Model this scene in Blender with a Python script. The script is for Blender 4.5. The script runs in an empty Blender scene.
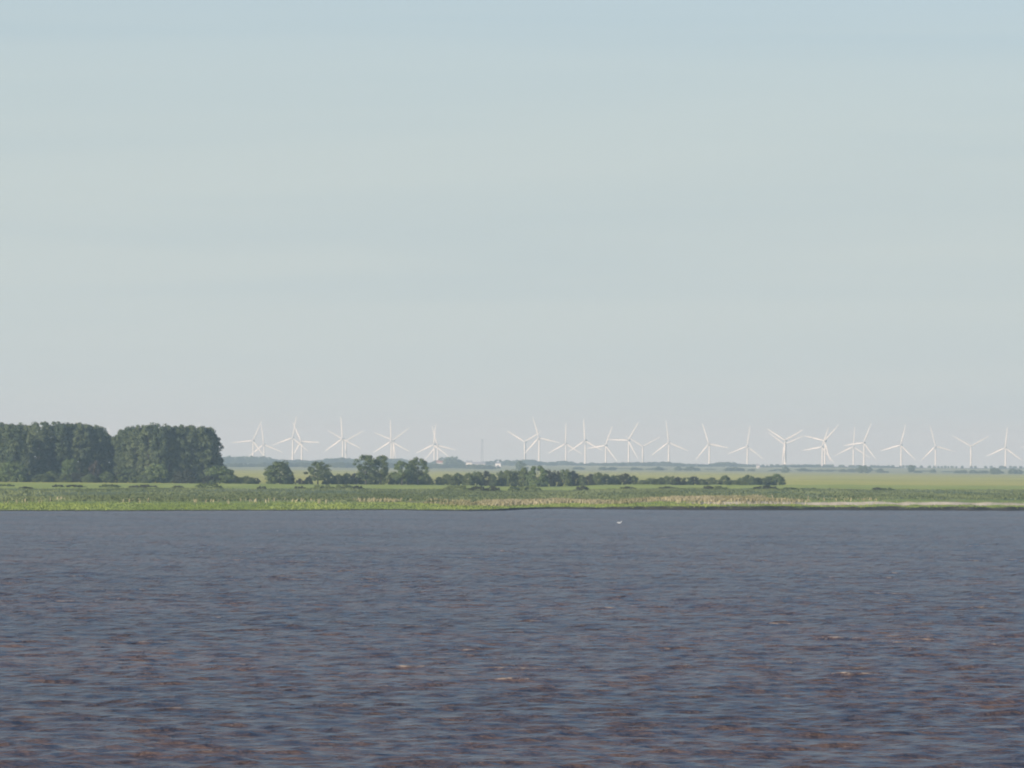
import bpy, math, random
import numpy as np
from mathutils import Matrix, Vector, Euler

random.seed(7)
rng = np.random.default_rng(11)
R = math.radians
sc = bpy.context.scene
C = sc.collection

# ------------------------------------------------------------------ camera
F = 4500.0                      # focal length in pixels of a 1024 px wide frame
CAM_H = 10.0
cam_d = bpy.data.cameras.new('camera')
cam = bpy.data.objects.new('camera', cam_d)
C.objects.link(cam)
cam_d.sensor_width = 36.0
cam_d.lens = F / 1024.0 * 36.0
cam_d.clip_start = 1.0
cam_d.clip_end = 60000.0
PITCH = math.atan(79.5 / F)
ROLL = R(0.43)
cam.matrix_world = Matrix.Translation((0, 0, CAM_H)) @ Matrix.Rotation(R(90) + PITCH, 4, 'X') @ Matrix.Rotation(ROLL, 4, 'Z')
sc.camera = cam
sc.render.resolution_x, sc.render.resolution_y = 1024, 768

# ------------------------------------------------------------------ sky, sun, exposure
SUN_EL, SUN_AZ = R(19), R(-132)          # azimuth clockwise from the view direction (+Y): from the left, a little behind
SUN_DIR = Vector((math.sin(SUN_AZ) * math.cos(SUN_EL), math.cos(SUN_AZ) * math.cos(SUN_EL), math.sin(SUN_EL)))
world = bpy.data.worlds.new('World')
sc.world = world
world.use_nodes = True
wn, wl = world.node_tree.nodes, world.node_tree.links
wn.clear()
w_out = wn.new('ShaderNodeOutputWorld')
w_bg = wn.new('ShaderNodeBackground')
w_bg.inputs['Strength'].default_value = 0.10
sky = wn.new('ShaderNodeTexSky')
sky.sky_type = 'NISHITA'
sky.sun_disc = False
sky.sun_elevation = SUN_EL
sky.sun_rotation = SUN_AZ
sky.altitude = 0.0
sky.air_density = 1.0
sky.dust_density = 0.1
sky.ozone_density = 6.0


def mnode(nodes, links, op, a, b=None, clamp=False):
    n = nodes.new('ShaderNodeMath')
    n.operation = op
    n.use_clamp = clamp
    for i, v in enumerate((a, b)):
        if v is None:
            continue
        if isinstance(v, (int, float)):
            n.inputs[i].default_value = v
        else:
            links.new(v, n.inputs[i])
    return n.outputs[0]


def wm(op, a, b=None, clamp=False):
    return mnode(wn, wl, op, a, b, clamp)


tc = wn.new('ShaderNodeTexCoord')
sp = wn.new('ShaderNodeSeparateXYZ')
wl.new(tc.outputs['Generated'], sp.inputs[0])
el = wm('MAXIMUM', sp.outputs['Z'], 0.0)
# a thin high veil: its optical depth grows with the slant of the line of sight
slant = wm('POWER', wm('DIVIDE', 1.0, wm('ADD', el, 0.04)), 3.0)
veil = wm('SUBTRACT', 1.0, wm('EXPONENT', wm('MULTIPLY', slant, -0.0042)))
mix = wn.new('ShaderNodeMix')
mix.data_type = 'RGBA'
wl.new(veil, mix.inputs['Factor'])
wl.new(sky.outputs[0], mix.inputs['A'])
VEIL = (4.56, 5.22, 5.20)
# faint streaks of stratus, laid along the horizon
mp = wn.new('ShaderNodeMapping')
mp.inputs['Scale'].default_value = (3.6, 3.6, 62.0)
mp.inputs['Location'].default_value = (1.3, 0.4, 2.33)
wl.new(tc.outputs['Generated'], mp.inputs[0])
nz = wn.new('ShaderNodeTexNoise')
nz.inputs['Scale'].default_value = 1.0
nz.inputs['Detail'].default_value = 5.0
nz.inputs['Roughness'].default_value = 0.5
nz.inputs['Distortion'].default_value = 0.4
wl.new(mp.outputs[0], nz.inputs['Vector'])
rp = wn.new('ShaderNodeValToRGB')
rp.color_ramp.elements[0].position = 0.36
rp.color_ramp.elements[0].color = (VEIL[0] * 0.945, VEIL[1] * 0.965, VEIL[2] * 0.987, 1)
rp.color_ramp.elements[1].position = 0.56
rp.color_ramp.elements[1].color = (*VEIL, 1)
wl.new(nz.outputs['Fac'], rp.inputs[0])
wl.new(rp.outputs[0], mix.inputs['B'])
wl.new(mix.outputs['Result'], w_bg.inputs['Color'])
wl.new(w_bg.outputs[0], w_out.inputs['Surface'])

sun_d = bpy.data.lights.new('sun', 'SUN')
sun_d.energy = 5.0
sun_d.angle = R(0.53)
sun_d.color = (1.0, 0.93, 0.80)
sun = bpy.data.objects.new('sun', sun_d)
C.objects.link(sun)
sun.rotation_euler = SUN_DIR.to_track_quat('Z', 'Y').to_euler()

vs = sc.view_settings
vs.view_transform = 'Standard'
vs.look = 'None'
vs.exposure = 0.3
vs.gamma = 1.0
vs.use_curve_mapping = False
sc.render.engine = 'CYCLES'
sc.cycles.use_denoising = True
sc.cycles.max_bounces = 6
sc.cycles.diffuse_bounces = 2
sc.cycles.glossy_bounces = 2
sc.cycles.transmission_bounces = 2
sc.cycles.volume_bounces = 0
sc.cycles.transparent_max_bounces = 6
sc.cycles.pixel_filter_type = 'BLACKMAN_HARRIS'
sc.cycles.filter_width = 2.0

# ------------------------------------------------------------------ helpers


def ray(px, py):
    d = Vector(((px - 512.0) / F, (384.0 - py) / F, -1.0))
    return cam.matrix_world.to_3x3() @ d


def horizon_y(px):
    """image row of the level line of sight at column px"""
    lo, hi = 300.0, 600.0
    for _ in range(30):
        m = (lo + hi) / 2
        if ray(px, m).z > 0:
            lo = m
        else:
            hi = m
    return lo


def at(px, py, Y):
    """the point of the vertical plane at distance Y that shows at (px, py)"""
    d = ray(px, py)
    k = Y / d.y
    return Vector((d.x * k, Y, CAM_H + d.z * k))


def smooth(a, b, x):
    t = np.clip((np.asarray(x, float) - a) / (b - a), 0, 1)
    return t * t * (3 - 2 * t)


def hash_noise(x, y, seed=0):
    x = np.asarray(x, float)
    y = np.asarray(y, float)
    xi, yi = np.floor(x).astype(np.int64), np.floor(y).astype(np.int64)
    fx, fy = x - xi, y - yi
    fx, fy = fx * fx * (3 - 2 * fx), fy * fy * (3 - 2 * fy)

    def h(a, b):
        n = (a * 374761393 + b * 668265263 + seed * 2147483647) & 0xffffffff
        n = ((n ^ (n >> 13)) * 1274126177) & 0xffffffff
        return ((n ^ (n >> 16)) & 0xffff) / 65535.0
    return (h(xi, yi) * (1 - fx) + h(xi + 1, yi) * fx) * (1 - fy) + (h(xi, yi + 1) * (1 - fx) + h(xi + 1, yi + 1) * fx) * fy


def fbm(x, y, seed=0, octaves=4):
    s, a, t = 0, 0.5, 0
    for o in range(octaves):
        s = s + a * hash_noise(np.asarray(x) * 2 ** o, np.asarray(y) * 2 ** o, seed + o)
        t += a
        a *= 0.5
    return s / t


def mesh_from(name, verts, faces, smooth_shade=False, attrs=None):
    """verts (n,3), faces (m,k) arrays or ragged list"""
    me = bpy.data.meshes.new(name)
    if isinstance(faces, np.ndarray):
        n, m, k = len(verts), len(faces), faces.shape[1]
        me.vertices.add(n)
        me.vertices.foreach_set('co', np.asarray(verts, np.float32).ravel())
        me.loops.add(m * k)
        me.loops.foreach_set('vertex_index', faces.astype(np.int32).ravel())
        me.polygons.add(m)
        me.polygons.foreach_set('loop_start', np.arange(0, m * k, k, dtype=np.int32))
        me.polygons.foreach_set('loop_total', np.full(m, k, np.int32))
        me.update(calc_edges=True)
    else:
        me.from_pydata([tuple(v) for v in verts], [], faces)
        me.update()
    if smooth_shade:
        me.polygons.foreach_set('use_smooth', np.ones(len(me.polygons), bool))
    for k, v in (attrs or {}).items():
        a = me.attributes.new(k, 'FLOAT', 'POINT')
        a.data.foreach_set('value', np.asarray(v, np.float32))
    return me


def link(name, me, mat=None, parent=None, loc=None, rot=None, scale=None):
    o = bpy.data.objects.new(name, me)
    C.objects.link(o)
    if mat is not None and me is not None and not me.materials:
        me.materials.append(mat)
    if parent is not None:
        o.parent = parent
    if loc is not None:
        o.location = loc
    if rot is not None:
        o.rotation_euler = rot
    if scale is not None:
        o.scale = scale
    return o


def tag(o, label=None, category=None, group=None, kind=None):
    for k, v in (('label', label), ('category', category), ('group', group), ('kind', kind)):
        if v:
            o[k] = v
    return o


class MB:
    """collects simple solids into one mesh"""

    def __init__(self):
        self.v, self.f = [], []

    def box(self, x0, x1, y0, y1, z0, z1):
        b = len(self.v)
        self.v += [(x, y, z) for z in (z0, z1) for y in (y0, y1) for x in (x0, x1)]
        for q in ((0, 2, 3, 1), (4, 5, 7, 6), (0, 1, 5, 4), (2, 6, 7, 3), (0, 4, 6, 2), (1, 3, 7, 5)):
            self.f.append(tuple(b + i for i in q))
        return self

    def rings(self, rings, cap=True):
        """rings: list of equal-length point loops"""
        b, n = len(self.v), len(rings[0])
        for r_ in rings:
            self.v += [tuple(p) for p in r_]
        for i in range(len(rings) - 1):
            for j in range(n):
                k = (j + 1) % n
                self.f.append((b + i * n + j, b + i * n + k, b + (i + 1) * n + k, b + (i + 1) * n + j))
        if cap:
            self.f.append(tuple(b + j for j in reversed(range(n))))
            self.f.append(tuple(b + (len(rings) - 1) * n + j for j in range(n)))
        return self

    def tube(self, pts, radii, n=6):
        pts = [Vector(p) for p in pts]
        rings = []
        for i, p in enumerate(pts):
            d = (pts[min(i + 1, len(pts) - 1)] - pts[max(i - 1, 0)]).normalized()
            a = d.orthogonal().normalized()
            if abs(d.z) > 0.5:
                a = (Vector((1, 0, 0)) - d * d.x).normalized()
            b = d.cross(a)
            rings.append([p + (a * math.cos(2 * math.pi * j / n) + b * math.sin(2 * math.pi * j / n)) * radii[i] for j in range(n)])
        return self.rings(rings)

    def mesh(self, name, smooth_shade=False):
        return mesh_from(name, self.v, self.f, smooth_shade)


# ------------------------------------------------------------------ materials
def new_mat(name):
    m = bpy.data.materials.new(name)
    m.use_nodes = True
    m.node_tree.nodes.clear()
    return m, m.node_tree.nodes, m.node_tree.links


def ramp(nodes, links, fac, stops):
    r_ = nodes.new('ShaderNodeValToRGB')
    e = r_.color_ramp.elements
    while len(e) < len(stops):
        e.new(0.5)
    for i, (p, c) in enumerate(stops):
        e[i].position = p
        e[i].color = (*c, 1)
    links.new(fac, r_.inputs[0])
    return r_.outputs[0]


def leaf_mat(name, dark, light, translucent=0.2):
    """leaves: tint per leaf, a little per plant; light passes through"""
    m, n, l = new_mat(name)
    at_ = n.new('ShaderNodeAttribute')
    at_.attribute_name = 'tint'
    oi = n.new('ShaderNodeObjectInfo')
    f = mnode(n, l, 'ADD', mnode(n, l, 'MULTIPLY', at_.outputs['Fac'], 0.62), mnode(n, l, 'MULTIPLY', oi.outputs['Random'], 0.38))
    col = ramp(n, l, f, [(0.1, dark), (0.9, light)])
    d = n.new('ShaderNodeBsdfDiffuse')
    t = n.new('ShaderNodeBsdfTranslucent')
    mx = n.new('ShaderNodeMixShader')
    mx.inputs[0].default_value = translucent
    l.new(col, d.inputs['Color'])
    l.new(col, t.inputs['Color'])
    l.new(d.outputs[0], mx.inputs[1])
    l.new(t.outputs[0], mx.inputs[2])
    o = n.new('ShaderNodeOutputMaterial')
    l.new(mx.outputs[0], o.inputs['Surface'])
    return m


def plain_mat(name, c0, c1, rough=0.7, scale=3.0, bump=0.0):
    m, n, l = new_mat(name)
    tcn = n.new('ShaderNodeTexCoord')
    nz_ = n.new('ShaderNodeTexNoise')
    nz_.inputs['Scale'].default_value = scale
    nz_.inputs['Detail'].default_value = 5
    l.new(tcn.outputs['Object'], nz_.inputs['Vector'])
    col = ramp(n, l, nz_.outputs['Fac'], [(0.3, c0), (0.7, c1)])
    b = n.new('ShaderNodeBsdfPrincipled')
    l.new(col, b.inputs['Base Color'])
    b.inputs['Roughness'].default_value = rough
    if bump:
        bp = n.new('ShaderNodeBump')
        bp.inputs['Strength'].default_value = bump
        l.new(nz_.outputs['Fac'], bp.inputs['Height'])
        l.new(bp.outputs[0], b.inputs['Normal'])
    o = n.new('ShaderNodeOutputMaterial')
    l.new(b.outputs[0], o.inputs['Surface'])
    return m


M = {}
M['poplar'] = leaf_mat('poplar_leaves', (0.058, 0.082, 0.043), (0.162, 0.186, 0.092))
M['bush'] = leaf_mat('bush_leaves', (0.064, 0.094, 0.038), (0.185, 0.212, 0.080))
M['bright'] = leaf_mat('bright_leaves', (0.085, 0.125, 0.042), (0.185, 0.225, 0.090))
M['russet'] = leaf_mat('russet_leaves', (0.070, 0.060, 0.045), (0.130, 0.105, 0.080))
M['scrub'] = leaf_mat('scrub_leaves', (0.036, 0.044, 0.028), (0.085, 0.082, 0.050))
M['marsh'] = leaf_mat('marsh_leaves', (0.062, 0.086, 0.040), (0.205, 0.230, 0.105))
M['reed'] = leaf_mat('reed_blades', (0.24, 0.22, 0.11), (0.54, 0.45, 0.30))
M['bank_grass'] = leaf_mat('bank_grass_blades', (0.150, 0.205, 0.050), (0.290, 0.335, 0.095))
M['bark'] = plain_mat('bark', (0.06, 0.05, 0.04), (0.14, 0.12, 0.10), 0.9, 2.0, 0.3)
M['white_paint'] = plain_mat('turbine_paint', (0.60, 0.59, 0.545), (0.66, 0.65, 0.60), 0.45, 0.2)
M['steel'] = plain_mat('weathered_steel', (0.16, 0.17, 0.18), (0.24, 0.25, 0.26), 0.6, 1.0)
M['cream'] = plain_mat('cream_render', (0.55, 0.52, 0.47), (0.68, 0.65, 0.60), 0.85, 0.6)
M['barn_white'] = plain_mat('white_cladding', (0.66, 0.66, 0.65), (0.76, 0.76, 0.75), 0.7, 0.6)
M['red_tile'] = plain_mat('red_roof_tiles', (0.26, 0.13, 0.105), (0.34, 0.18, 0.145), 0.8, 1.5)
M['grey_roof'] = plain_mat('grey_sheet_roof', (0.26, 0.27, 0.28), (0.36, 0.37, 0.38), 0.6, 1.0)
M['dark_glass'] = plain_mat('dark_panes', (0.03, 0.035, 0.04), (0.05, 0.055, 0.06), 0.2, 1.0)
M['gull_white'] = plain_mat('white_feathers', (0.78, 0.78, 0.77), (0.86, 0.86, 0.85), 0.7, 20)
M['gull_grey'] = plain_mat('grey_feathers', (0.30, 0.31, 0.33), (0.40, 0.41, 0.43), 0.7, 20)
M['beak'] = plain_mat('yellow_beak', (0.55, 0.36, 0.05), (0.62, 0.42, 0.08), 0.5, 20)

# ------------------------------------------------------------------ the shore and the land
SH_PX = np.array([-400, 0, 130, 256, 400, 432, 470, 505, 530, 560, 620, 700, 800, 1024, 1500], float)
SH_PY = np.array([514, 511, 511, 510.6, 510, 510.6, 511, 510.6, 509.2, 508.8, 509.4, 510, 510, 510.6, 512], float)
_sh = [at(px, py, 1.0) for px, py in zip(SH_PX, SH_PY)]
_sx, _sy = [], []
for px, py in zip(SH_PX, SH_PY):
    d = ray(px, py)
    k = -CAM_H / d.z
    _sx.append(d.x * k)
    _sy.append(d.y * k)


def shore(X):
    X = np.asarray(X, float)
    y = np.interp(X, _sx, _sy)
    return y + (fbm(X * 0.11, X * 0 + 3.3, 5) - 0.5) * 9.0 + (fbm(X * 0.6, X * 0 + 1.3, 9) - 0.5) * 3.0


def right_side(X):
    return smooth(20, 48, X)


def ground_z(X, Y):
    X, Y = np.asarray(X, float), np.asarray(Y, float)
    t = Y - shore(X)
    r_ = right_side(X)
    mid = smooth(-30, 5, X)
    low = -1.0 + 1.12 * smooth(-14, 0.5, t) + 0.25 * smooth(1.0, 6, t) + 0.65 * smooth(6, 60, t)          # gentle grassy shore
    tall = (0.3 + 0.42 * smooth(5, 45, X)) * (0.55 + 0.9 * fbm(X * 0.35, X * 0 + 4.4, 61))
    cut = -1.0 + 1.10 * smooth(-6, 0.2, t) + tall * smooth(0.5, 1.9, t) + 0.15 * smooth(3, 40, t)         # cut mud bank
    z = low * (1 - mid) + cut * mid
    scarp = 36 + 10 * (fbm(X * 0.05, X * 0 + 8.1, 21) - 0.5)
    z = z + r_ * 0.55 * smooth(scarp, scarp + 3.0, t)                                                     # sandy scarp
    land = smooth(2, 20, t)
    z = z + land * (fbm(X * 0.08, Y * 0.05, 31) - 0.5) * 0.25
    z = z + land * smooth(150, 700, t) * (fbm(X * 0.006, Y * 0.004, 41) - 0.5) * 0.5
    z = z + 5.8 * smooth(5200, 8200, Y) - 21.0 * smooth(8600, 9600, Y)
    return z


def build_ground():
    xs = np.concatenate([-np.geomspace(9000, 190, 26), np.arange(-186, 187, 1.5), np.geomspace(190, 9000, 26)])
    ts = np.concatenate([[-40, -20, -10, -5, -2], np.arange(-0.5, 8, 0.5), np.arange(8, 40, 3), np.arange(40, 80, 1.2),
                         np.arange(80, 600, 8), np.geomspace(600, 13000, 70)])
    n, m = len(xs), len(ts)
    X = np.tile(xs, m)
    T = np.repeat(ts, n)
    S = np.tile(shore(xs), m)
    w = smooth(600, 2500, T)
    Y = T + S * (1 - w) + 960 * w
    Z = ground_z(X, Y)
    i = np.arange((m - 1) * (n - 1))
    a = (i // (n - 1)) * n + i % (n - 1)
    f = np.stack([a, a + 1, a + n + 1, a + n], 1)
    me = mesh_from('ground', np.stack([X, Y, Z], 1), f, True, {'t': Y - S})
    return me


def ground_material():
    m, n, l = new_mat('land')

    def mm(op, a, b=None, clamp=False):
        return mnode(n, l, op, a, b, clamp)

    def noise(scale, detail=4, vec=None):
        z = n.new('ShaderNodeTexNoise')
        z.inputs['Scale'].default_value = scale
        z.inputs['Detail'].default_value = detail
        l.new(vec or geo.outputs['Position'], z.inputs['Vector'])
        return z.outputs['Fac']

    def lerp(f, a, b):
        x = n.new('ShaderNodeMix')
        x.data_type = 'RGBA'
        l.new(f, x.inputs['Factor'])
        for s, v in (('A', a), ('B', b)):
            if isinstance(v, tuple):
                x.inputs[s].default_value = (*v, 1)
            else:
                l.new(v, x.inputs[s])
        return x.outputs['Result']

    def step(lo, hi, v):
        x = n.new('ShaderNodeMapRange')
        x.interpolation_type = 'SMOOTHSTEP'
        x.inputs['From Min'].default_value = lo
        x.inputs['From Max'].default_value = hi
        l.new(v, x.inputs['Value'])
        return x.outputs['Result']

    geo = n.new('ShaderNodeNewGeometry')
    ta = n.new('ShaderNodeAttribute')
    ta.attribute_name = 't'
    t = ta.outputs['Fac']
    pos = n.new('ShaderNodeSeparateXYZ')
    l.new(geo.outputs['Position'], pos.inputs[0])
    x = pos.outputs['X']
    # stretched across the view: fields lie in strips
    mpg = n.new('ShaderNodeMapping')
    mpg.inputs['Scale'].default_value = (1.0, 0.12, 1.0)
    l.new(geo.outputs['Position'], mpg.inputs[0])
    nA = noise(0.05, 4, mpg.outputs[0])
    nB = noise(0.3, 5, mpg.outputs[0])
    nC = noise(0.009, 3)
    tj = mm('ADD', t, mm('MULTIPLY', mm('SUBTRACT', nA, 0.5), 60))
    tjs = mm('ADD', t, mm('MULTIPLY', mm('SUBTRACT', noise(0.25, 3), 0.5), 3.0))

    def var(a, b, f=nB):
        return ramp(n, l, f, [(0.33, a), (0.67, b)])
    mud = var((0.036, 0.034, 0.030), (0.062, 0.056, 0.048))
    edge = var((0.185, 0.240, 0.058), (0.255, 0.300, 0.085))
    tan = var((0.250, 0.220, 0.120), (0.340, 0.280, 0.165))
    marsh = var((0.095, 0.135, 0.052), (0.185, 0.205, 0.085), nA)
    meadow = var((0.270, 0.330, 0.065), (0.350, 0.390, 0.090), nA)
    yellow = var((0.410, 0.405, 0.080), (0.490, 0.450, 0.115), noise(0.02, 4, mpg.outputs[0]))
    dull = var((0.240, 0.260, 0.105), (0.350, 0.340, 0.150), nC)
    far = var((0.300, 0.310, 0.150), (0.380, 0.360, 0.190), nC)
    sand = var((0.58, 0.47, 0.34), (0.74, 0.62, 0.47))
    col = lerp(step(1.3, 2.6, tjs), mud, edge)
    reedy = mm('MULTIPLY', mm('MULTIPLY', step(30, 70, tj), step(-50, 0, x)), mm('SUBTRACT', 1.0, step(48, 68, x)))
    col = lerp(reedy, col, tan)
    col = lerp(step(105, 150, tj), col, marsh)
    col = lerp(step(540, 640, tj), col, meadow)
    col = lerp(step(900, 1010, tj), col, yellow)
    # ditches and tracks between the fields
    for y0, w, c in ((1750, 30, (0.20, 0.22, 0.08)), (2900, 90, (0.22, 0.24, 0.09)), (3650, 170, (0.10, 0.11, 0.08))):
        b = mm('MULTIPLY', step(y0 - w, y0, t), mm('SUBTRACT', 1.0, step(y0, y0 + w, t)))
        col = lerp(mm('MULTIPLY', b, 0.8), col, c)
    col = lerp(step(4050, 4250, tj), col, dull)
    col = lerp(step(5600, 6400, tj), col, far)
    # bare sand where the scarp has slipped
    slope = n.new('ShaderNodeSeparateXYZ')
    l.new(geo.outputs['Normal'], slope.inputs[0])
    steep = mm('MULTIPLY', step(0.015, 0.06, mm('SUBTRACT', 1.0, slope.outputs['Z'])), mm('MULTIPLY', step(14, 22, t), mm('SUBTRACT', 1.0, step(60, 70, t))))
    flat = mm('MULTIPLY', mm('MULTIPLY', step(24, 32, t), mm('SUBTRACT', 1.0, step(38, 46, t))), step(40, 56, mm('ADD', x, mm('MULTIPLY', nA, 14))))
    col = lerp(mm('MAXIMUM', steep, mm('MULTIPLY', flat, step(0.28, 0.42, noise(0.12, 3)))), col, sand)
    b = n.new('ShaderNodeBsdfPrincipled')
    b.inputs['Roughness'].default_value = 0.9
    b.inputs['Specular IOR Level'].default_value = 0.15
    l.new(col, b.inputs['Base Color'])
    bp = n.new('ShaderNodeBump')
    bp.inputs['Strength'].default_value = 0.6
    bp.inputs['Distance'].default_value = 0.4
    l.new(nB, bp.inputs['Height'])
    l.new(bp.outputs[0], b.inputs['Normal'])
    o = n.new('ShaderNodeOutputMaterial')
    l.new(b.outputs[0], o.inputs['Surface'])
    return m


ground = tag(link('ground', build_ground(), ground_material()), kind='structure', label='flat green farmland and marsh beyond the brown water')


# ------------------------------------------------------------------ the river
def wave_field(X, Y, cell):
    """choppy wind sea: many short-crested waves of under half a metre to 4 m, crests mostly across the view"""
    g = np.random.default_rng(5)
    Z = np.zeros_like(X)
    DX = np.zeros_like(X)
    DY = np.zeros_like(X)
    lost, total = np.zeros_like(X), 0.0
    n = 64
    lam = np.geomspace(0.40, 6.0, n)
    gust = 0.72 + 0.56 * fbm(X * 0.035, Y * 0.016, 77, 3)
    for L in lam:
        k = 2 * math.pi / L
        th = R(258) + g.normal(0, 0.42)
        ph = g.uniform(0, 2 * math.pi)
        peak = math.exp(-(math.log(L / 1.15) ** 2) / (2 * 0.75 ** 2))
        amp = 0.0050 * L * (0.25 + peak)
        fade = np.clip((L / cell - 2.2) / 2.0, 0, 1)
        cx, cy = math.cos(th), math.sin(th)
        p = k * (cx * X + cy * Y) + ph
        lost += (amp * k) ** 2 * (1 - fade)
        total += (amp * k) ** 2
        s_, c_ = np.sin(p), np.cos(p)
        a = amp * fade * gust
        Z += a * c_
        DX -= 0.75 * a * cx * s_
        DY -= 0.75 * a * cy * s_
    return DX, DY, Z, np.sqrt(lost / total)


def build_water():
    cols = 640
    ys = [95.0]
    while ys[-1] < 1085:
        ys.append(ys[-1] + 0.17 + 0.00125 * (ys[-1] - 95))
    ys = np.array(ys)
    u = np.linspace(-1, 1, cols)
    half = 18 + 0.132 * ys
    X = (half[:, None] * u[None, :]).ravel()
    Y = np.repeat(ys, cols)
    cell = np.repeat(np.maximum(np.gradient(ys), 2 * half / cols), cols)
    t = Y - np.interp(X, _sx, _sy)
    calm = 1 - 0.75 * smooth(-60, -10, t)
    dx, dy, z, lost = wave_field(X, Y, cell)
    m = len(ys)
    i = np.arange((m - 1) * (cols - 1))
    a = (i // (cols - 1)) * cols + i % (cols - 1)
    f = np.stack([a, a + 1, a + cols + 1, a + cols], 1)
    # crests that spill: where the surface is high and bunched together
    Zg = z.reshape(m, cols)
    crest = smooth(np.quantile(z, 0.984), np.quantile(z, 0.9965), z) * (fbm(X * 0.09, Y * 0.05, 123, 2) > 0.56)
    co = np.stack([X + dx * calm, Y + dy * calm, z * calm], 1)
    return mesh_from('water', co, f, True, {'foam': crest, 'ripple': lost})


def water_material():
    m, n, l = new_mat('silty_water')
    geo = n.new('ShaderNodeNewGeometry')
    mpg = n.new('ShaderNodeMapping')
    mpg.inputs['Scale'].default_value = (0.75, 1.0, 1.0)
    l.new(geo.outputs['Position'], mpg.inputs[0])

    def noise(scale, detail, rough=0.55):
        z = n.new('ShaderNodeTexNoise')
        z.inputs['Scale'].default_value = scale
        z.inputs['Detail'].default_value = detail
        z.inputs['Roughness'].default_value = rough
        l.new(mpg.outputs[0], z.inputs['Vector'])
        return z.outputs['Fac']
    silt = ramp(n, l, noise(0.03, 5), [(0.38, (0.074, 0.050, 0.042)), (0.65, (0.114, 0.070, 0.053))])
    fo = n.new('ShaderNodeAttribute')
    fo.attribute_name = 'foam'
    fmask = mnode(n, l, 'MULTIPLY', fo.outputs['Fac'], mnode(n, l, 'MULTIPLY', mnode(n, l, 'SUBTRACT', noise(2.2, 4), 0.46), 7.0, True), True)
    mx = n.new('ShaderNodeMix')
    mx.data_type = 'RGBA'
    l.new(fmask, mx.inputs['Factor'])
    l.new(silt, mx.inputs['A'])
    mx.inputs['B'].default_value = (0.50, 0.39, 0.29, 1)
    b = n.new('ShaderNodeBsdfPrincipled')
    l.new(mx.outputs['Result'], b.inputs['Base Color'])
    b.inputs['IOR'].default_value = 1.33
    rr = mnode(n, l, 'ADD', mnode(n, l, 'MULTIPLY', fmask, 0.45), 0.255)
    l.new(rr, b.inputs['Roughness'])
    b1 = n.new('ShaderNodeBump')
    b1.inputs['Strength'].default_value = 1.0
    b1.inputs['Distance'].default_value = 0.13
    l.new(noise(4.5, 5, 0.6), b1.inputs['Height'])
    # where the mesh is too coarse for the short waves, relief takes over
    rip = n.new('ShaderNodeAttribute')
    rip.attribute_name = 'ripple'
    b2 = n.new('ShaderNodeBump')
    b2.inputs['Strength'].default_value = 1.0
    l.new(mnode(n, l, 'MULTIPLY', rip.outputs['Fac'], 1.4), b2.inputs['Distance'])
    l.new(noise(1.1, 3, 0.5), b2.inputs['Height'])
    l.new(b1.outputs[0], b2.inputs['Normal'])
    l.new(b2.outputs[0], b.inputs['Normal'])
    o = n.new('ShaderNodeOutputMaterial')
    l.new(b.outputs[0], o.inputs['Surface'])
    return m


M['water'] = water_material()
water = tag(link('water', build_water(), M['water']), kind='structure', label='choppy brown river water with bluish glints')
_v = np.array([(-9000, -2000, -0.9), (9000, -2000, -0.9), (9000, 1120, -0.9), (-9000, 1120, -0.9)], float)
tag(link('river', mesh_from('river', _v, np.array([[0, 1, 2, 3]])), M['water']), kind='structure', label='calmer reach of the brown river beside the shore')


# ------------------------------------------------------------------ foliage meshes
def leaf_cloud(centres, radii, per, size, g, squash=0.85, tint=None, up=0.35):
    """small leaf-sized quads gathered in clumps"""
    cs, ts = [], []
    for c, r_, k, tn in zip(centres, radii, per, tint):
        d = g.normal(size=(k, 3))
        d /= np.linalg.norm(d, axis=1)[:, None]
        rad = r_ * g.uniform(0.35, 1.0, (k, 1)) ** 0.6
        p = np.asarray(c) + d * rad * np.array([1, 1, squash])
        cs.append(np.concatenate([p, d], 1))
        ts.append(np.clip(tn + g.normal(0, 0.08, k), 0, 1))
    P = np.concatenate(cs)
    T = np.concatenate(ts)
    n = len(P)
    # leaves roughly face outwards
    nd = P[:, 3:] + g.normal(0, 0.42, (n, 3))
    nd[:, 2] += up
    nd /= np.linalg.norm(nd, axis=1)[:, None]
    a = np.cross(nd, g.normal(size=(n, 3)))
    a /= np.linalg.norm(a, axis=1)[:, None]
    b = np.cross(nd, a)
    s = size * g.uniform(0.6, 1.3, (n, 1))
    p = P[:, :3]
    V = np.stack([p + a * s, p + b * s * 0.6, p - a * s, p - b * s * 0.6], 1).reshape(-1, 3)
    Fc = np.arange(n * 4).reshape(n, 4)
    return V, Fc, np.repeat(T, 4)


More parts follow.
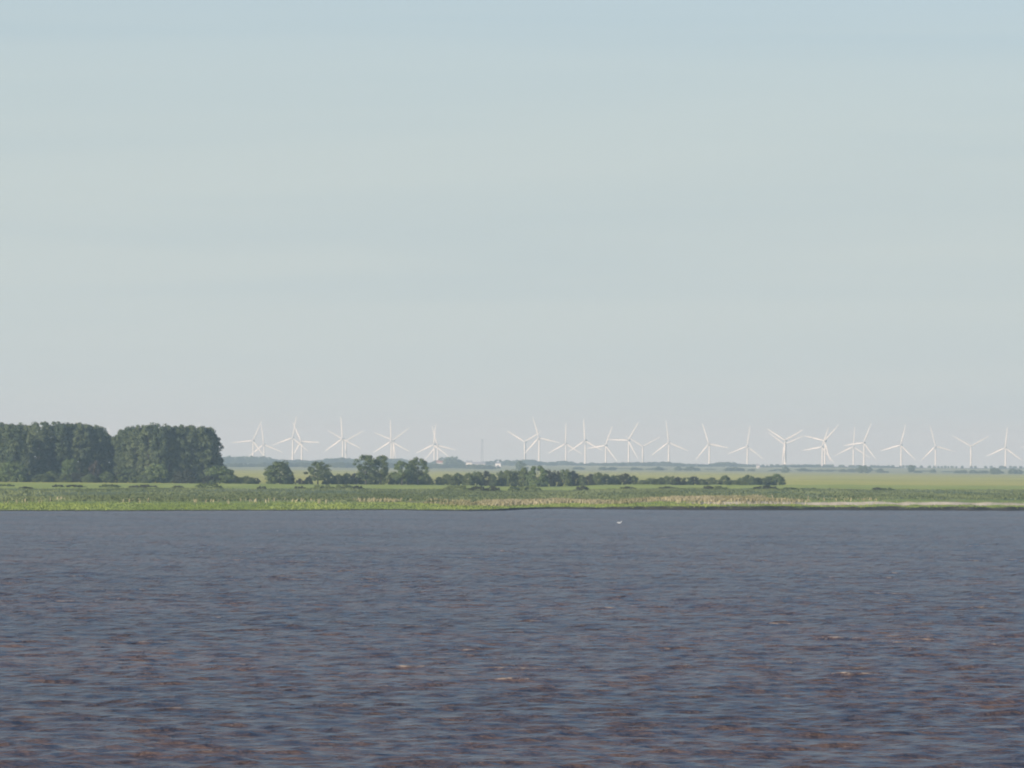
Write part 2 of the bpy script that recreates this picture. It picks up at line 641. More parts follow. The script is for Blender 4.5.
def crown_mesh(name, kind, seed, clumps, per, size, clump_r):
    """crown of unit height 1 and unit half-width 1 scaled by the caller's numbers"""
    g = np.random.default_rng(seed)
    cs, rs, ts = [], [], []
    lobes = g.uniform(0, 2 * math.pi, 3)
    for _ in range(clumps):
        if kind == 'poplar':
            h = g.uniform(0.06, 1.0)
            prof = (0.62 + 0.38 * math.sin(math.pi * min(h / 0.9, 1) ** 0.9)) if h < 0.72 else math.sqrt(max(1 - ((h - 0.72) / 0.28) ** 2, 0)) * 0.9 + 0.08
            W, H = 4.3, 24.0
        elif kind == 'tree':
            h = g.uniform(0.22, 1.0)
            prof = math.sqrt(max(1 - ((h - 0.6) / 0.42) ** 2, 0.05))
            W, H = 3.6, 11.0
        elif kind == 'bush':
            h = g.uniform(0.05, 1.0)
            prof = math.sqrt(max(1 - ((h - 0.38) / 0.64) ** 2, 0.05))
            W, H = 4.0, 7.0
        else:               # low, spreading
            h = g.uniform(0.1, 1.0)
            prof = math.sqrt(max(1 - (h * 0.95) ** 2, 0.05))
            W, H = 4.0, 2.4
        th = g.uniform(0, 2 * math.pi)
        q = g.uniform(0.25, 1.0) ** 0.45
        wob = 1 + 0.16 * math.sin(2 * th + lobes[0]) + 0.10 * math.sin(3 * th + 7 * h + lobes[1])
        r_ = W * prof * q * wob
        cs.append((r_ * math.cos(th), r_ * math.sin(th), max(h * H * (1 + 0.05 * math.sin(2 * th + lobes[2])), 0.25)))
        rs.append(clump_r * g.uniform(0.6, 1.25))
        ts.append(np.clip(g.normal(0.48, 0.18), 0, 1))
    V, Fc, T = leaf_cloud(cs, rs, [per] * clumps, size, g, tint=ts)
    V[:, 2] = np.maximum(V[:, 2], 0.03)
    V[:, 2] *= H / np.quantile(V[:, 2], 0.997)
    return mesh_from(name, V, Fc, False, {'tint': T})


def trunk_mesh(name, seed, height, r0, limbs, spread):
    g = random.Random(seed)
    mb = MB()
    pts, rad = [], []
    for i in range(6):
        f_ = i / 5
        pts.append((g.uniform(-.15, .15) * f_, g.uniform(-.15, .15) * f_, -0.4 + (height + 0.4) * f_))
        rad.append(r0 * (1 - 0.85 * f_))
    mb.tube(pts, rad, 7)
    for i in range(limbs):
        h = height * g.uniform(0.2, 0.85)
        a = g.uniform(0, 6.28)
        L = spread * g.uniform(0.55, 1.0)
        b0 = Vector((0, 0, h))
        mb.tube([b0, b0 + Vector((math.cos(a) * L * .5, math.sin(a) * L * .5, L * .45)), b0 + Vector((math.cos(a) * L, math.sin(a) * L, L * 1.1))],
                [r0 * .42, r0 * .26, r0 * .06], 5)
    return mb.mesh(name, True)


POP = [crown_mesh('poplar_crown', 'poplar', 100 + i, 130, 80, 0.38, 1.45) for i in range(6)]
POPT = [trunk_mesh('poplar_trunk', 100 + i, 21, 0.38, 9, 3.2) for i in range(2)]
TRE = [crown_mesh('tree_crown', 'tree', 200 + i, 66, 64, 0.28, 1.0) for i in range(4)]
TRET = [trunk_mesh('tree_trunk', 200 + i, 9.2, 0.24, 7, 2.6) for i in range(2)]
BUS = [crown_mesh('bush_crown', 'bush', 300 + i, 80, 64, 0.29, 1.05) for i in range(6)]
BUST = [trunk_mesh('bush_trunk', 300 + i, 5.4, 0.18, 7, 2.6) for i in range(2)]
LOW = [crown_mesh('scrub_crown', 'low', 400 + i, 44, 50, 0.24, 0.65) for i in range(4)]
LOWT = [trunk_mesh('scrub_stem', 400, 1.2, 0.10, 6, 1.3)]
SETS = {'poplar': (POP, POPT, 4.3, 24.0), 'tree': (TRE, TRET, 3.6, 11.0), 'bush': (BUS, BUST, 4.0, 7.0), 'low': (LOW, LOWT, 4.0, 2.4)}
_variants = {}


def with_mat(me, mat):
    """the same crown shape with another kind of leaf"""
    k = (me.name, mat)
    if k not in _variants:
        c = me.copy()
        c.materials.clear()
        c.materials.append(M[mat])
        _variants[k] = c
    return _variants[k]


def plant(name, shape, mat, loc, half_width, height, label, category, group=None, g=random, trunk=True, depth=None):
    crowns, trunks, W, H = SETS[shape]
    root = tag(link(name, None, loc=loc, rot=(0, 0, g.uniform(0, 6.28))), label, category, group)
    s = (half_width / W, (depth or half_width) / W, height / H)
    if depth:
        root.rotation_euler = (0, 0, g.uniform(-.15, .15) + g.choice((0, math.pi)))
    link('crown', with_mat(g.choice(crowns), mat), parent=root, scale=s)
    if trunk:
        link('trunk', with_mat(g.choice(trunks), 'bark'), parent=root, scale=(s[0], s[1], s[2] * 0.96))
    return root


def stand(px, Y):
    """foot of something that stands on the land at column px and distance Y"""
    X = at(px, 470, Y).x
    return Vector((X, Y, float(ground_z(X, Y)) - 0.03))


def plant_px(name, shape, mat, px, Y, top_py, width_px, label, category, group=None, g=random, trunk=True, depth=None):
    p = stand(px, Y)
    top = at(px, top_py, Y).z
    return plant(name, shape, mat, p, width_px / 2 * Y / F, max(top - p.z, 0.6), label, category, group, g, trunk, depth)


# ------------------------------------------------------------------ the two woods
G = random.Random(21)
woodA = 'poplars of the darker wood'
labA = 'tall poplar with dark foliage in the larger shaded wood'
woodB = 'poplars of the rounded wood'
labB = 'tall poplar with grey-green foliage in the rounded wood beside the open field'
edge_lab = 'sunlit tall poplar standing forward at the front of the shaded wood'
# front face that catches the sun
for px, Y, top in ((-44, 1872, 425), (-31, 1858, 424), (-18, 1844, 424), (-6, 1832, 424.5), (5, 1822, 424), (15, 1814, 425)):
    plant_px('poplar_tree', 'poplar', 'poplar', px, Y, top, G.uniform(19, 23), edge_lab, 'tree', 'sunlit poplars at the wood front', G)
# shaded face further back
for px, Y, top in ((28, 1872, 425.5), (39, 1868, 423), (50, 1873, 422.5), (61, 1870, 424), (71, 1874, 424), (80, 1872, 423.5), (90, 1878, 425), (99, 1882, 428),
                   (-14, 1866, 424), (2, 1852, 424), (12, 1842, 424.5), (22, 1890, 425), (34, 1895, 424), (46, 1893, 423), (57, 1897, 423), (67, 1896, 424), (76, 1899, 424), (86, 1900, 425), (95, 1903, 427),
                   (105, 1892, 433), (112, 1925, 437), (118, 1930, 436)):
    plant_px('poplar_tree', 'poplar', 'poplar', px, Y, top, G.uniform(17, 22), labA, 'tree', woodA, G)
for px, Y, top in ((122, 1874, 430), (129, 1862, 427.5), (138, 1852, 426.5), (148, 1845, 425.5), (159, 1843, 425), (169, 1848, 426), (180, 1850, 426.5), (191, 1852, 426), (202, 1853, 427), (210, 1856, 429), (215, 1862, 437),
                   (131, 1885, 428), (143, 1882, 426), (154, 1880, 425), (166, 1884, 426), (177, 1882, 426), (188, 1886, 426.5), (199, 1884, 427), (209, 1888, 428)):
    plant_px('poplar_tree', 'poplar', 'poplar', px, Y, top, G.uniform(17, 21), labB, 'tree', woodB, G)

# ------------------------------------------------------------------ trees and bushes of the hedgerow
# (name, shape, leaves, px, width, top row, distance, label, category)
hb = 'dark hedge bush in the hedgerow between meadow and yellow field'
hg = 'bushes of the long hedgerow'
wf = 'low dark green bush at the foot of the woods'
wg = 'bushes at the foot of the woods'
SINGLE = [
    ('round_tree', 'tree', 'bright', 70, 17, 459, 1806, 'small round pale green tree in front of the dark shaded wood', 'tree'),
    ('russet_bush', 'bush', 'russet', 95, 14, 461, 1810, 'brownish bush in front of the dark shaded wood', 'bush'),
    ('pale_bush', 'bush', 'bright', 11, 26, 462, 1795, 'wide pale bush at the foot of the sunlit wood front', 'bush'),
    ('green_bush', 'bush', 'bright', 157, 27, 464, 1800, 'fresh green bush before the middle of the rounded wood', 'bush'),
    ('green_bush', 'bush', 'bright', 220, 34, 466, 1802, 'broad light green bush at the open end of the rounded wood', 'bush'),
    ('round_bush', 'bush', 'bush', 280, 31, 461.5, 1800, 'large round bush standing alone past the rounded wood', 'bush'),
    ('small_tree', 'tree', 'bush', 318, 25, 462, 1806, 'bushy hedgerow tree next to the large round lone bush', 'tree'),
    ('hedge_tree', 'tree', 'bush', 366, 22, 455, 1812, 'taller open-crowned hedgerow tree, first of a pair with thin trunks', 'tree'),
    ('hedge_tree', 'tree', 'bush', 381, 16, 455.5, 1815, 'slimmer open-crowned hedgerow tree beside the taller one', 'tree'),
    ('hedge_tree', 'tree', 'bright', 402, 19, 461, 1812, 'lower light green hedgerow tree before the full-crowned one', 'tree'),
    ('hedge_tree', 'tree', 'bush', 418, 22, 457.5, 1815, 'full-crowned hedgerow tree at the edge of the hedge gap', 'tree'),
    ('field_tree', 'bush', 'bush', 521, 11, 461, 5000, 'small dark tree standing in the field behind the hedgerow', 'tree'),
    ('hedge_bush', 'bush', 'bright', 538, 23, 466, 1835, 'tallest light green bush in the middle stretch of hedgerow', 'bush'),
    ('hedge_bush', 'bush', 'bright', 777, 17, 474, 1905, 'greener end bush where the hedgerow stops at the open field', 'bush'),
    ('tiny_bush', 'low', 'russet', 300, 9, 478.5, 1800, 'tiny brownish bush beside the large round lone bush', 'bush'),
]
for nm, shp, mt, px, w, top, Y, lab, cat in SINGLE:
    plant_px(nm, shp, mt, px, Y, top, w, lab, cat, None, G)
for px, w, top in ((-22, 24, 473), (-2, 20, 474), (30, 17, 475), (42, 20, 474), (53, 20, 471), (65, 16, 474), (78, 22, 473), (90, 16, 474), (107, 17, 471.5), (118, 16, 472), (130, 26, 469), (145, 16, 473),
                   (172, 20, 473), (186, 24, 470), (197, 16, 474.5), (208, 14, 475)):
    plant_px('wood_edge_bush', 'bush', G.choice(('bush', 'bush', 'scrub')), px, 1797 + G.uniform(-3, 6), top, w, wf, 'bush', wg, G)
HEDGE = [(236, 14, 476), (247, 18, 476), (256, 10, 478), (272, 12, 479), (290, 10, 478.5), (309, 12, 477), (329, 16, 472), (338, 15, 474), (347, 17, 473), (356, 15, 473.5), (366, 18, 474), (377, 16, 473),
         (388, 18, 473), (397, 15, 472), (408, 15, 471), (418, 16, 473), (427, 15, 475), (440, 12, 477), (449, 16, 474), (459, 17, 473), (468, 15, 473), (477, 16, 471.5), (486, 17, 471), (493, 10, 474),
         (501, 15, 471), (509, 17, 470), (517, 14, 471), (524, 15, 467.5), (531, 14, 471), (547, 18, 470), (556, 16, 471), (565, 18, 469.5), (574, 16, 471), (582, 12, 475), (590, 13, 474), (597, 16, 472.5),
         (606, 15, 474), (615, 13, 475), (624, 16, 473.5), (633, 14, 475.5), (643, 13, 480), (652, 16, 478), (661, 15, 477.5), (669, 16, 476), (678, 15, 477), (687, 16, 477.5), (694, 14, 476.5), (702, 13, 479),
         (711, 16, 477.5), (725, 16, 475.5), (734, 13, 480), (743, 14, 477), (750, 18, 475), (759, 14, 477.5), (767, 16, 476.5)]
for px, w, top in HEDGE:
    plant_px('hedge_bush', 'bush', G.choice(('bush', 'bush', 'bush', 'scrub')), px, 1803 + (px - 250) * 0.19 + G.uniform(-3, 3), top, w * 0.84, hb, 'bush', hg, G)

# low dark scrub on the near edge of the meadow
sl, sg = 'low dark scrub mound on the edge of the bright meadow', 'scrub mounds along the meadow edge'
for px, w, top, Y in ((6, 18, 484.5, 1490), (26, 14, 487, 1380), (58, 12, 485, 1480), (75, 24, 485.3, 1480), (110, 22, 484.8, 1480), (144, 28, 485.2, 1480), (178, 12, 486, 1460), (209, 26, 483.6, 1480), (262, 10, 486.5, 1470),
                      (300, 12, 486.5, 1480), (324, 22, 485.2, 1490), (344, 24, 485, 1490), (358, 14, 486.2, 1485), (457, 26, 485.8, 1500), (478, 18, 486.6, 1500), (493, 16, 486.6, 1510), (514, 12, 486.9, 1540), (529, 24, 485.8, 1560),
                      (582, 18, 486.6, 1540), (628, 16, 487, 1540), (668, 20, 487, 1560), (708, 14, 486.4, 1560), (718, 22, 486.6, 1570), (766, 24, 486, 1580), (790, 18, 488, 1580), (810, 22, 488.4, 1580), (851, 10, 490, 1560),
                      (877, 14, 488, 1580), (887, 16, 488.2, 1580)):
    plant_px('scrub_mound', 'low', G.choice(('scrub', 'scrub', 'bush')), px, Y, top - 0.6, w, sl, 'scrub', sg, G, True, 2.2)

# ------------------------------------------------------------------ single bushes out in the far fields
fl, fg = 'small hazy bush in the far fields before the treeline', 'bushes scattered over the far fields'
for px, w, top, Y in ((603, 9, 466.8, 5811), (612, 8, 467, 5811), (634, 8, 467, 5885), (640, 6, 468, 5885), (659, 8, 466.5, 5885), (678, 8, 466.5, 5885), (690, 10, 466.5, 5885), (697, 7, 468, 5885), (729, 8, 467.5, 5885), (736, 9, 467, 5930),
                      (741, 8, 468, 5945), (751, 8, 469, 5930), (772, 7, 470, 5930), (803, 10, 468.3, 5885), (809, 7, 469.5, 5885), (820, 9, 469.5, 5885), (829, 8, 469.5, 5885), (843, 8, 469, 5811), (851, 8, 468.5, 5811),
                      (858, 8, 468, 5811), (868, 8, 466.5, 5811), (880, 7, 468.5, 5662), (886, 7, 471, 5662), (918, 8, 470.5, 5662), (933, 6, 469, 5811), (957, 8, 470.5, 5662), (963, 9, 470, 5662), (973, 9, 470, 5662), (983, 12, 470.5, 5662),
                      (1001, 6, 471, 5662), (1013, 10, 468.5, 5513), (1018, 9, 469.5, 5513), (1030, 9, 469, 5513), (240, 8, 464, 6258), (345, 8, 463, 6109)):
    plant_px('field_bush', 'bush', 'bush', px, Y, top, w, fl, 'bush', fg, G, False)
plant_px('field_tree', 'bush', 'bush', 785.5, 5215, 466.3, 7, 'compact dark tree alone behind the end of the hedgerow', 'tree', None, G, False)
plant_px('field_tree', 'bush', 'bush', 863, 5364, 465.3, 11, 'broad rounded field tree below the pair of crossing turbines', 'tree', None, G, False)
plant_px('field_tree', 'tree', 'bush', 911, 5364, 465, 8, 'pointed dark field tree on open ground past the rounded one', 'tree', None, G, False)
plant_px('field_tree', 'bush', 'bush', 995, 5364, 467.5, 10, 'dense dark field tree under the last upright turbine', 'tree', None, G, False)

# ------------------------------------------------------------------ the far treeline
tl, tg = 'hazy blue-grey tree of the far treeline on the horizon', 'trees of the far treeline'
TLX = np.array([200, 228, 250, 262, 272, 300, 312, 330, 340, 360, 395, 410, 430, 444, 452, 462, 480, 495, 515, 531, 545, 556, 563, 575, 595, 640, 662, 690, 705, 728, 745, 770, 800, 808, 820, 850, 880, 900, 940, 985, 1030])
TLY = np.array([456.5, 456, 456.2, 455.2, 458.4, 459.8, 460, 458.6, 457.4, 459.6, 457.8, 460, 463, 457, 456, 462, 463, 460, 460.2, 459, 462, 462, 460.5, 463, 463, 462, 461.5, 463.8, 464.3, 461.5, 464.6, 465.6, 464.6, 463.2, 466, 466.5, 466, 467, 468.5, 468.5, 468.5])
px = 205.0
while px < 1034:
    Y = G.uniform(7600, 8200)
    top = float(np.interp(px, TLX, TLY)) + G.uniform(-0.5, 0.9)
    w = G.uniform(9, 15)
    plant_px('distant_tree', 'bush', 'bush', px, Y, top, w, tl, 'tree', tg, G, False)
    px += w * G.uniform(0.36, 0.55)
for px, w, top in ((448, 10, 457.2), (454, 9, 456.4), (460, 8, 460)):
    plant_px('farm_tree', 'bush', 'bush', px, 6500, top, w, 'dark bluish tree clump between the red-roofed farmhouse and the pale barn', 'tree', 'trees beside the farmhouse', G, False)
# second, nearer row of hedges at the back of the fields
tl2, tg2 = 'grey-green hedge tree at the back edge of the fields', 'hedge trees at the back of the fields'
px = 215.0
while px < 1030:
    Y = G.uniform(6000, 6400)
    hz = horizon_y(px)
    w = G.uniform(9, 14)
    dense = px < 426 or 434 < px < 494
    if dense or G.random() < 0.25:
        hh = (float(np.interp(px, [215, 330, 420, 500, 560, 1030], [2.0, 0.5, 0.5, 2.0, 3.4, 4.2])) + G.uniform(-0.6, 0.8))
        plant_px('distant_hedge_tree', 'bush', 'bush', px, Y, hz + hh, w, tl2, 'tree', tg2, G, False)
    px += w * 0.6
# the farthest woods read as one mass
P, Fq, Tn = [], [], []
gs = np.random.default_rng(3)
cs, rs, ts = [], [], []
for X in np.arange(-1250, 1300, 11.0):
    for k in range(2):
        Y = gs.uniform(8250, 8500)
        h = 3 + 4.5 * fbm(np.array([X * 0.012]), np.array([k * 3.1]), 55)[0]
        cs.append((X + gs.uniform(-4, 4), Y, float(ground_z(X, Y)) + h * 0.5))
        rs.append(h * 0.55)
        ts.append(gs.uniform(0.2, 0.7))
V, Fq, Tn = leaf_cloud(cs, rs, [110] * len(cs), 1.1, gs, tint=ts)
tag(link('distant_woods', mesh_from('distant_woods', V, Fq, False, {'tint': Tn}), M['bush']), 'pale blue-grey woods low along the whole horizon', 'woods', None, 'stuff')

# ------------------------------------------------------------------ marsh plants, reeds and bank grass (nobody could count them)


def blades(name, mat, n, area, height, width, seed, dens, lean=0.25, label='', per=1):
    g = np.random.default_rng(seed)
    Xs, Ys, Ds = [], [], []
    need = n
    while need > 0:
        X = g.uniform(area[0], area[1], need * 3)
        t = g.uniform(area[2], area[3], need * 3)
        d = dens(X, t)
        keep = g.uniform(0, 1, len(X)) < d
        X, t, d = X[keep][:need], t[keep][:need], d[keep][:need]
        Xs.append(X)
        Ys.append(shore(X) + t)
        Ds.append(d)
        need -= len(X)
    X, Y, D = np.concatenate(Xs), np.concatenate(Ys), np.concatenate(Ds)
    Z = ground_z(X, Y) - 0.04
    n = len(X)
    patch = fbm(X * 0.07, Y * 0.012, seed + 3)
    h = height * g.uniform(0.5, 1.15, n) * (0.55 + 0.9 * patch)
    w = width * g.uniform(0.6, 1.3, n)
    th = g.uniform(0, math.pi, n)
    ux, uy = np.cos(th) * w / 2, np.sin(th) * w / 2
    lx, ly = g.normal(0, lean, n) * h, g.normal(0, lean, n) * h
    base = np.stack([X, Y, Z], 1)
    side = np.stack([ux, uy, np.zeros(n)], 1)
    mid = base + np.stack([lx * .35, ly * .35, h * .6], 1)
    tip = base + np.stack([lx, ly, h], 1)
    V = np.stack([base - side * 0.7, base + side * 0.7, mid + side, tip, mid - side], 1).reshape(-1, 3)
    i = np.arange(n)[:, None] * 5
    tn = np.clip(0.48 + 1.5 * (patch - 0.5) + g.normal(0, 0.16, n), 0, 1)
    o = link(name, mesh_from(name, V, np.concatenate([i + np.array([0, 1, 2, 3, 4])], 1), False, {'tint': np.repeat(tn, 5)}), M[mat])
    return tag(o, label, name.replace('_', ' '), None, 'stuff')


def patchy(lo, hi, sx=0.05, sy=0.012, seed=1):
    def d(X, t):
        return smooth(lo, hi, fbm(X * sx, t * sy, seed))
    return d


blades('marsh_plants', 'marsh', 120000, (-230, 250, 95, 590), 0.45, 0.34, 61, lambda X, t: 0.05 + 0.95 * patchy(0.36, 0.62, 0.035, 0.010, 14)(X, t), 0.3,
       'mottled green marsh plants between bright meadow and shore')


def reed_d(X, t):
    band = smooth(30, 55, t) * (1 - smooth(110, 150, t))
    along = 0.015 + 0.985 * smooth(-40, -8, X) * (1 - smooth(58, 78, X))
    return band * along * patchy(0.40, 0.62, 0.12, 0.02, 19)(X, t)


blades('reeds', 'reed', 17000, (-150, 90, 30, 150), 0.85, 0.26, 62, reed_d, 0.3, 'tan dry reeds standing in a ragged band along the shore')
blades('bank_grass', 'bank_grass', 40000, (-210, 230, 1.1, 60), 0.26, 0.24, 63, lambda X, t: (1 - 0.6 * smooth(40, 60, t)) * (1 - 0.9 * smooth(22, 27, t) * smooth(40, 55, X)) * (0.25 + 0.75 * patchy(0.25, 0.6, 0.15, 0.06, 23)(X, t)), 0.35,
       'short light green grass along the top of the muddy bank')


# ------------------------------------------------------------------ wind turbines
BL = 46.5


def blade_mesh():
    """root cylinder growing into a twisted, tapering aerofoil along +Z"""
    rings = []
    for s, chord, thick, tw in ((0.0, 1.9, 1.9, 30), (0.03, 1.9, 1.9, 30), (0.10, 2.7, 1.5, 26), (0.20, 3.5, 1.05, 20), (0.35, 3.0, 0.75, 13), (0.55, 2.3, 0.52, 8), (0.78, 1.6, 0.34, 4), (0.94, 1.05, 0.2, 2), (1.0, 0.25, 0.08, 1)):
        ring = []
        for j in range(10):
            a = 2 * math.pi * j / 10
            x, y = math.cos(a) * chord / 2 + (chord - 1.9) * 0.18, math.sin(a) * thick / 2
            c_, s_ = math.cos(R(tw)), math.sin(R(tw))
            x, y = x * 0.95, y * 0.95
            ring.append((x * c_ - y * s_, x * s_ + y * c_, 0.6 + (BL - 0.6) * s))
        rings.append(ring)
    return MB().rings(rings).mesh('blade', True)


def nacelle_mesh():
    rings = []
    for y, w, h in ((-1.9, 1.1, 1.2), (-1.6, 1.5, 1.6), (2.0, 1.75, 1.85), (6.4, 1.7, 1.8), (8.0, 1.3, 1.3), (8.3, 0.8, 0.8)):
        rings.append([(w * math.copysign(abs(math.cos(a)) ** 0.55, math.cos(a)), y, h * math.copysign(abs(math.sin(a)) ** 0.55, math.sin(a))) for a in [2 * math.pi * (j + .5) / 12 for j in range(12)]])
    return MB().rings(rings).mesh('nacelle', True)


def hub_mesh():
    rings = []
    for y, r_ in ((1.3, 1.5), (0.6, 1.65), (-0.6, 1.6), (-1.6, 1.2), (-2.2, 0.6), (-2.4, 0.1)):
        rings.append([(r_ * math.cos(2 * math.pi * j / 14), y, r_ * math.sin(2 * math.pi * j / 14)) for j in range(14)])
    return MB().rings(rings).mesh('hub', True)


def tower_mesh():
    rings = []
    for s, r_ in ((0, 2.3), (0.02, 2.2), (0.33, 1.95), (0.66, 1.7), (1.0, 1.35)):
        rings.append([(r_ * math.cos(2 * math.pi * j / 18), r_ * math.sin(2 * math.pi * j / 18), s) for j in range(18)])
    return MB().rings(rings).mesh('tower', True)


BLADE, NACELLE, HUB, TOWER = blade_mesh(), nacelle_mesh(), hub_mesh(), tower_mesh()
for me_ in (BLADE, NACELLE, HUB, TOWER):
    me_.materials.append(M['white_paint'])
GT = random.Random(5)


def turbine(px, py, phase, Y, label):
    Y += 1450
    hub = at(px, py, Y)
    yaw = R(GT.uniform(-26, -8))
    fwd = Vector((math.sin(yaw), -math.cos(yaw), 0)) * 4.0          # the rotor turns ahead of the tower
    base = Vector((hub.x - fwd.x, hub.y - fwd.y, 0))
    base.z = float(ground_z(base.x, base.y))
    root = tag(link('wind_turbine', None, loc=base, rot=(0, 0, yaw)), label, 'wind turbine', 'turbines of the wind farm')
    H = hub.z - base.z
    link('tower', TOWER, parent=root, scale=(1, 1, H - 1.2))
    link('nacelle', NACELLE, parent=root, loc=(0, -0.6, H))
    h = link('hub', HUB, parent=root, loc=(0, -4.0, H))
    for k in range(3):
        link('blade', BLADE, parent=root, loc=(0, -4.0, H), rot=(0, R(phase + 120 * k), 0))
    return root


W = 'white wind turbine '
TURB = [
    (77, 443.5, 0, 8000, W + 'hidden behind the larger shaded wood, only a blade tip above it'),
    (111, 447, 352, 8300, W + 'showing a blade tip in the gap between the two woods'),
    (206, 443, 340, 8200, W + 'hidden behind the rounded wood, one blade reaching past its end'),
    (253.0, 440.6, 24, 8000, W + 'next to the rounded wood, one blade lying level'),
    (263.8, 444.4, 352, 8400, W + 'just beyond the first turbine past the rounded wood, blade nearly upright'),
    (292.6, 437.8, 10, 7800, W + 'above the lone round bush, blade upright, in front of its leaning neighbour'),
    (301.1, 441.4, 333, 8200, W + 'above the lone round bush with a blade leaning back over another tower'),
    (342.3, 438.8, 356, 7900, W + 'with upright blade in the pair above the hedgerow beside the thin-trunked trees'),
    (345.8, 441.0, 60, 8300, W + 'with blades in a Y behind an upright-bladed one beside the thin-trunked trees'),
    (391.0, 441.3, 358, 8000, W + 'with upright blade above the full-crowned and thin-trunked hedgerow trees'),
    (393.2, 440.4, 52, 8400, W + 'overlapped by an upright-bladed turbine above the pair of thin-trunked trees'),
    (433.7, 444.6, 6, 8200, W + 'standing beside the red-roofed farmhouse, blade upright'),
    (437.4, 445.4, 343, 8500, W + 'fainter one behind another beside the red-roofed farmhouse'),
    (524.6, 441.8, 60, 8200, W + 'with Y-shaped blades next to the grey lattice mast and white barn'),
    (538.8, 437.8, 343, 7900, W + 'whose upper blade leans towards the lattice mast, above the tallest hedge bush'),
    (565.6, 443.6, 1, 8400, W + 'smaller with upright blade, second past the tallest hedge bush'),
    (584.6, 440.6, 357, 8000, W + 'tall with upright blade where the hedgerow has its short gap'),
    (605.3, 445.5, 21, 8300, W + 'lower, blade leaning away, between upright turbine and level-bladed one'),
    (628.2, 440.2, 31, 8000, W + 'with one blade pointing level at its lower neighbour'),
    (642.8, 446.4, 61, 8600, W + 'lowest with blades in a Y beside the level-bladed turbine'),
    (668.6, 442.4, 353, 8000, W + 'standing alone above the low middle of the hedgerow, blade upright'),
    (708.8, 443.8, 341, 8100, W + 'standing alone with upper blade leaning back, above the wide low hedge'),
    (747.2, 446.3, 8, 8200, W + 'beside the small white cottage, upper blade leaning slightly forward'),
    (785.0, 440.3, 61, 7900, W + 'front one of two Y-bladed turbines above the end of the hedgerow'),
    (784.4, 444.4, 66, 8400, W + 'lower rear one of two Y-bladed turbines above the end of the hedgerow'),
    (824.5, 440.8, 43, 7900, W + 'taller of two overlapping turbines past the hedgerow end, blade slanting out'),
    (821.8, 447.0, 20, 8400, W + 'lower of two overlapping turbines past the hedgerow end'),
    (853.4, 446.6, 4, 8400, W + 'upright-bladed one of a close pair behind the broad rounded field tree'),
    (863.6, 442.7, 22, 8100, W + 'taller slant-bladed one of a close pair behind the broad rounded field tree'),
    (900.7, 445.0, 14, 8100, W + 'next to the pointed field tree, blade leaning slightly forward'),
    (935.6, 446.2, 345, 8200, W + 'with upper blade leaning back towards the pointed field tree'),
    (971.0, 446.3, 60, 8200, W + 'alone with blades in a clear Y over the open yellow field'),
    (1005.2, 447.8, 6, 8200, W + 'above the dense dark field tree, blade upright'),
    (1042.0, 447.0, 30, 8200, W + 'mostly out of view past the dense dark field tree'),
]
for a in TURB:
    turbine(*a)


# ------------------------------------------------------------------ far buildings and the mast
def house(name, px, Y, width, depth, eaves, ridge, wall, roof, windows, label, rot=0.0):
    p = stand(px, Y)
    root = tag(link(name, None, loc=p, rot=(0, 0, rot)), label, 'building')
    w, d = width / 2, depth / 2
    link('wall', MB().box(-w, w, -d, d, -0.5, eaves).mesh('wall'), M[wall], root)
    o = 0.4
    mb = MB()
    mb.rings([[(-w - o, -d - o, eaves - .1), (-w - o, d + o, eaves - .1), (-w - o, d + o, eaves + .15), (-w - o, 0, ridge), (-w - o, -d - o, eaves + .15)],
              [(w + o, -d - o, eaves - .1), (w + o, d + o, eaves - .1), (w + o, d + o, eaves + .15), (w + o, 0, ridge), (w + o, -d - o, eaves + .15)]])
    rf = link('roof', mb.mesh('roof'), M[roof], root)
    if windows:
        link('chimney', MB().box(-w * .7 - .4, -w * .7 + .4, -.4, .4, ridge - 1.2, ridge + 1.3).mesh('chimney'), M['red_tile'], rf)
        for fl_ in (0, 1):
            for i in range(windows):
                x = -w + (i + .5) * width / windows
                z = 1.0 + fl_ * eaves * 0.5
                if fl_ == 0 and i == windows // 2:
                    link('door', MB().box(x - .5, x + .5, -d - .06, -d + .05, 0, 2.1).mesh('door'), M['dark_glass'], root)
                else:
                    link('window', MB().box(x - .55, x + .55, -d - .05, -d + .05, z, z + 1.3).mesh('window'), M['dark_glass'], root)
    else:
        link('door', MB().box(-1.8, 1.8, -d - .06, -d + .05, 0, min(4.0, eaves - .6)).mesh('door'), M['steel'], root)
    return root


house('farmhouse', 441, 6700, 13, 8, 6.6, 9.6, 'cream', 'red_tile', 3, 'cream farmhouse with red tiled roof below a turbine in the treeline')
house('barn', 469, 6700, 9, 12, 7.0, 10.2, 'cream', 'grey_roof', 0, 'pale barn with grey roof between red-roofed farmhouse and lattice mast')
house('barn', 478, 6750, 20, 10, 5.0, 8.0, 'cream', 'grey_roof', 0, 'long low grey-roofed barn at the foot of the lattice mast', 0.15)
house('barn', 498, 6700, 8, 12, 6.2, 8.0, 'barn_white', 'grey_roof', 0, 'bright white barn among trees beside the lattice mast')
house('cottage', 758, 7000, 5, 6, 4.4, 6.6, 'cream', 'grey_roof', 2, 'tiny white cottage in the treeline beside a turbine')

p = stand(482, 7400)
top = at(482, 440, 7400).z - p.z
mast = tag(link('lattice_mast', None, loc=p), 'thin grey lattice mast rising above the far barns', 'mast')


def leg_x(s, z):
    return s * (1.9 - 0.8 * z / top)


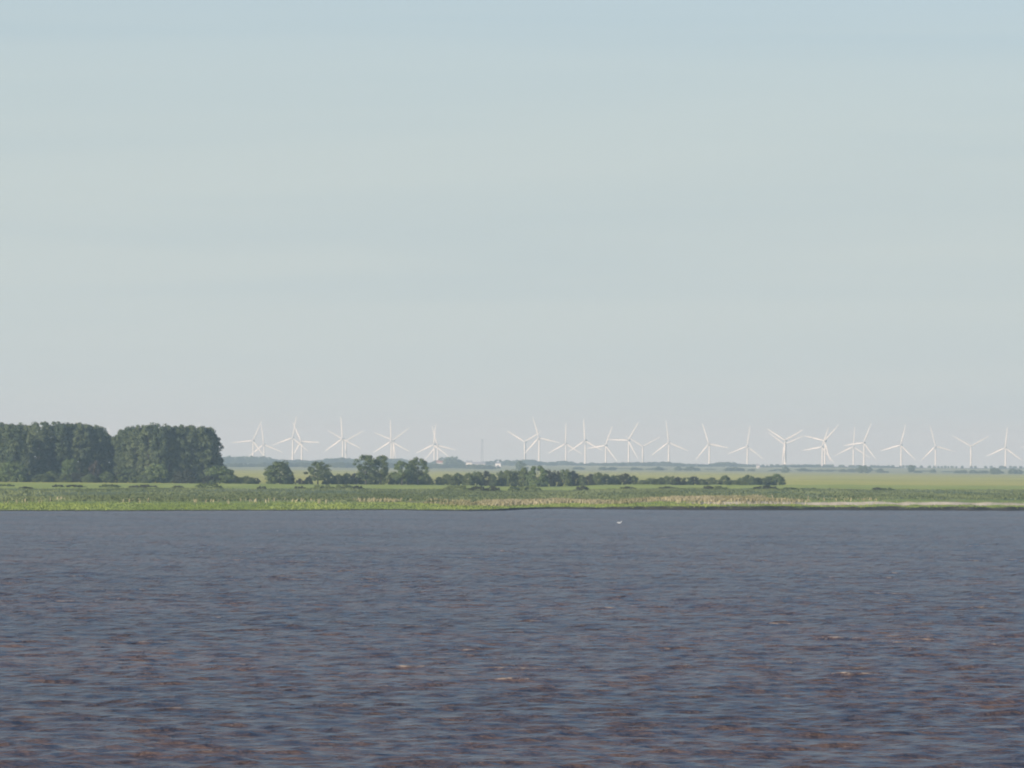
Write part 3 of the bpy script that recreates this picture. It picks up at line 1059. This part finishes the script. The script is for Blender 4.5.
for sx in (-1, 1):
    for sy in (-1, 1):
        link('leg', MB().tube([(leg_x(sx, 0), leg_x(sy, 0), -.5), (leg_x(sx, top), leg_x(sy, top), top)], [.22, .16], 6).mesh('leg'), M['steel'], mast)
nb = 14
for i in range(nb):
    z0, z1 = top * i / nb, top * (i + 1) / nb
    mb = MB()
    for (ax, ay), (bx, by) in (((-1, -1), (1, -1)), ((1, -1), (1, 1)), ((1, 1), (-1, 1)), ((-1, 1), (-1, -1))):
        mb.tube([(leg_x(ax, z0), leg_x(ay, z0), z0), (leg_x(bx, z1), leg_x(by, z1), z1)], [.1, .1], 5)
        mb.tube([(leg_x(bx, z0), leg_x(by, z0), z0), (leg_x(ax, z1), leg_x(ay, z1), z1)], [.1, .1], 5)
    link('brace', mb.mesh('brace'), M['steel'], mast)
link('platform', MB().box(-2.1, 2.1, -1.6, 1.6, top - .4, top).box(-1.7, -1.0, -.6, .6, top, top + 2.0).box(1.0, 1.7, -.6, .6, top, top + 1.7).mesh('platform'), M['steel'], mast)


# ------------------------------------------------------------------ the bird on the water
def gull():
    d = ray(619.5, 523.5)
    k = -CAM_H / d.z
    p = Vector((d.x * k, d.y * k, 0.02))
    root = tag(link('water_bird', None, loc=p, rot=(0, 0, R(25)), scale=(1.35, 1.35, 1.35)), 'white water bird floating alone on the brown water off the shore', 'bird')
    rings = []
    for x, r_, z in ((-.30, .015, .13), (-.22, .05, .10), (-.10, .10, .06), (.04, .12, .05), (.15, .10, .07), (.21, .07, .13), (.24, .05, .19), (.26, .052, .235), (.30, .05, .25), (.335, .02, .245)):
        rings.append([(x, r_ * math.cos(2 * math.pi * j / 10), z + r_ * 0.85 * math.sin(2 * math.pi * j / 10)) for j in range(10)])
    link('body', MB().rings(rings).mesh('body', True), M['gull_white'], root)
    for s in (-1, 1):
        wr = []
        for x, w_, z in ((-.34, .008, .13), (-.2, .03, .125), (0, .05, .12), (.12, .02, .1)):
            wr.append([(x, s * (.085 + .35 * w_ * math.cos(2 * math.pi * j / 8)), z + w_ * math.sin(2 * math.pi * j / 8)) for j in range(8)])
        link('wing', MB().rings(wr).mesh('wing', True), M['gull_white'], root)
    link('beak', MB().tube([(.325, 0, .245), (.385, 0, .235)], [.014, .004], 6).mesh('beak'), M['beak'], root)


gull()

# ------------------------------------------------------------------ the air
hm, hn, hl = new_mat('haze_air')
pv = hn.new('ShaderNodeVolumePrincipled')
pv.inputs['Color'].default_value = (0.64, 0.86, 1.0, 1)
pv.inputs['Absorption Color'].default_value = (1, 1, 1, 1)
pv.inputs['Density'].default_value = 1.15e-4
pv.inputs['Anisotropy'].default_value = 0.0
ho = hn.new('ShaderNodeOutputMaterial')
hl.new(pv.outputs[0], ho.inputs['Volume'])
tag(link('haze', MB().box(-9600, 9600, -2600, 14800, -18, 118).mesh('haze'), hm), 'pale summer haze over the river and fields', None, None, 'stuff')
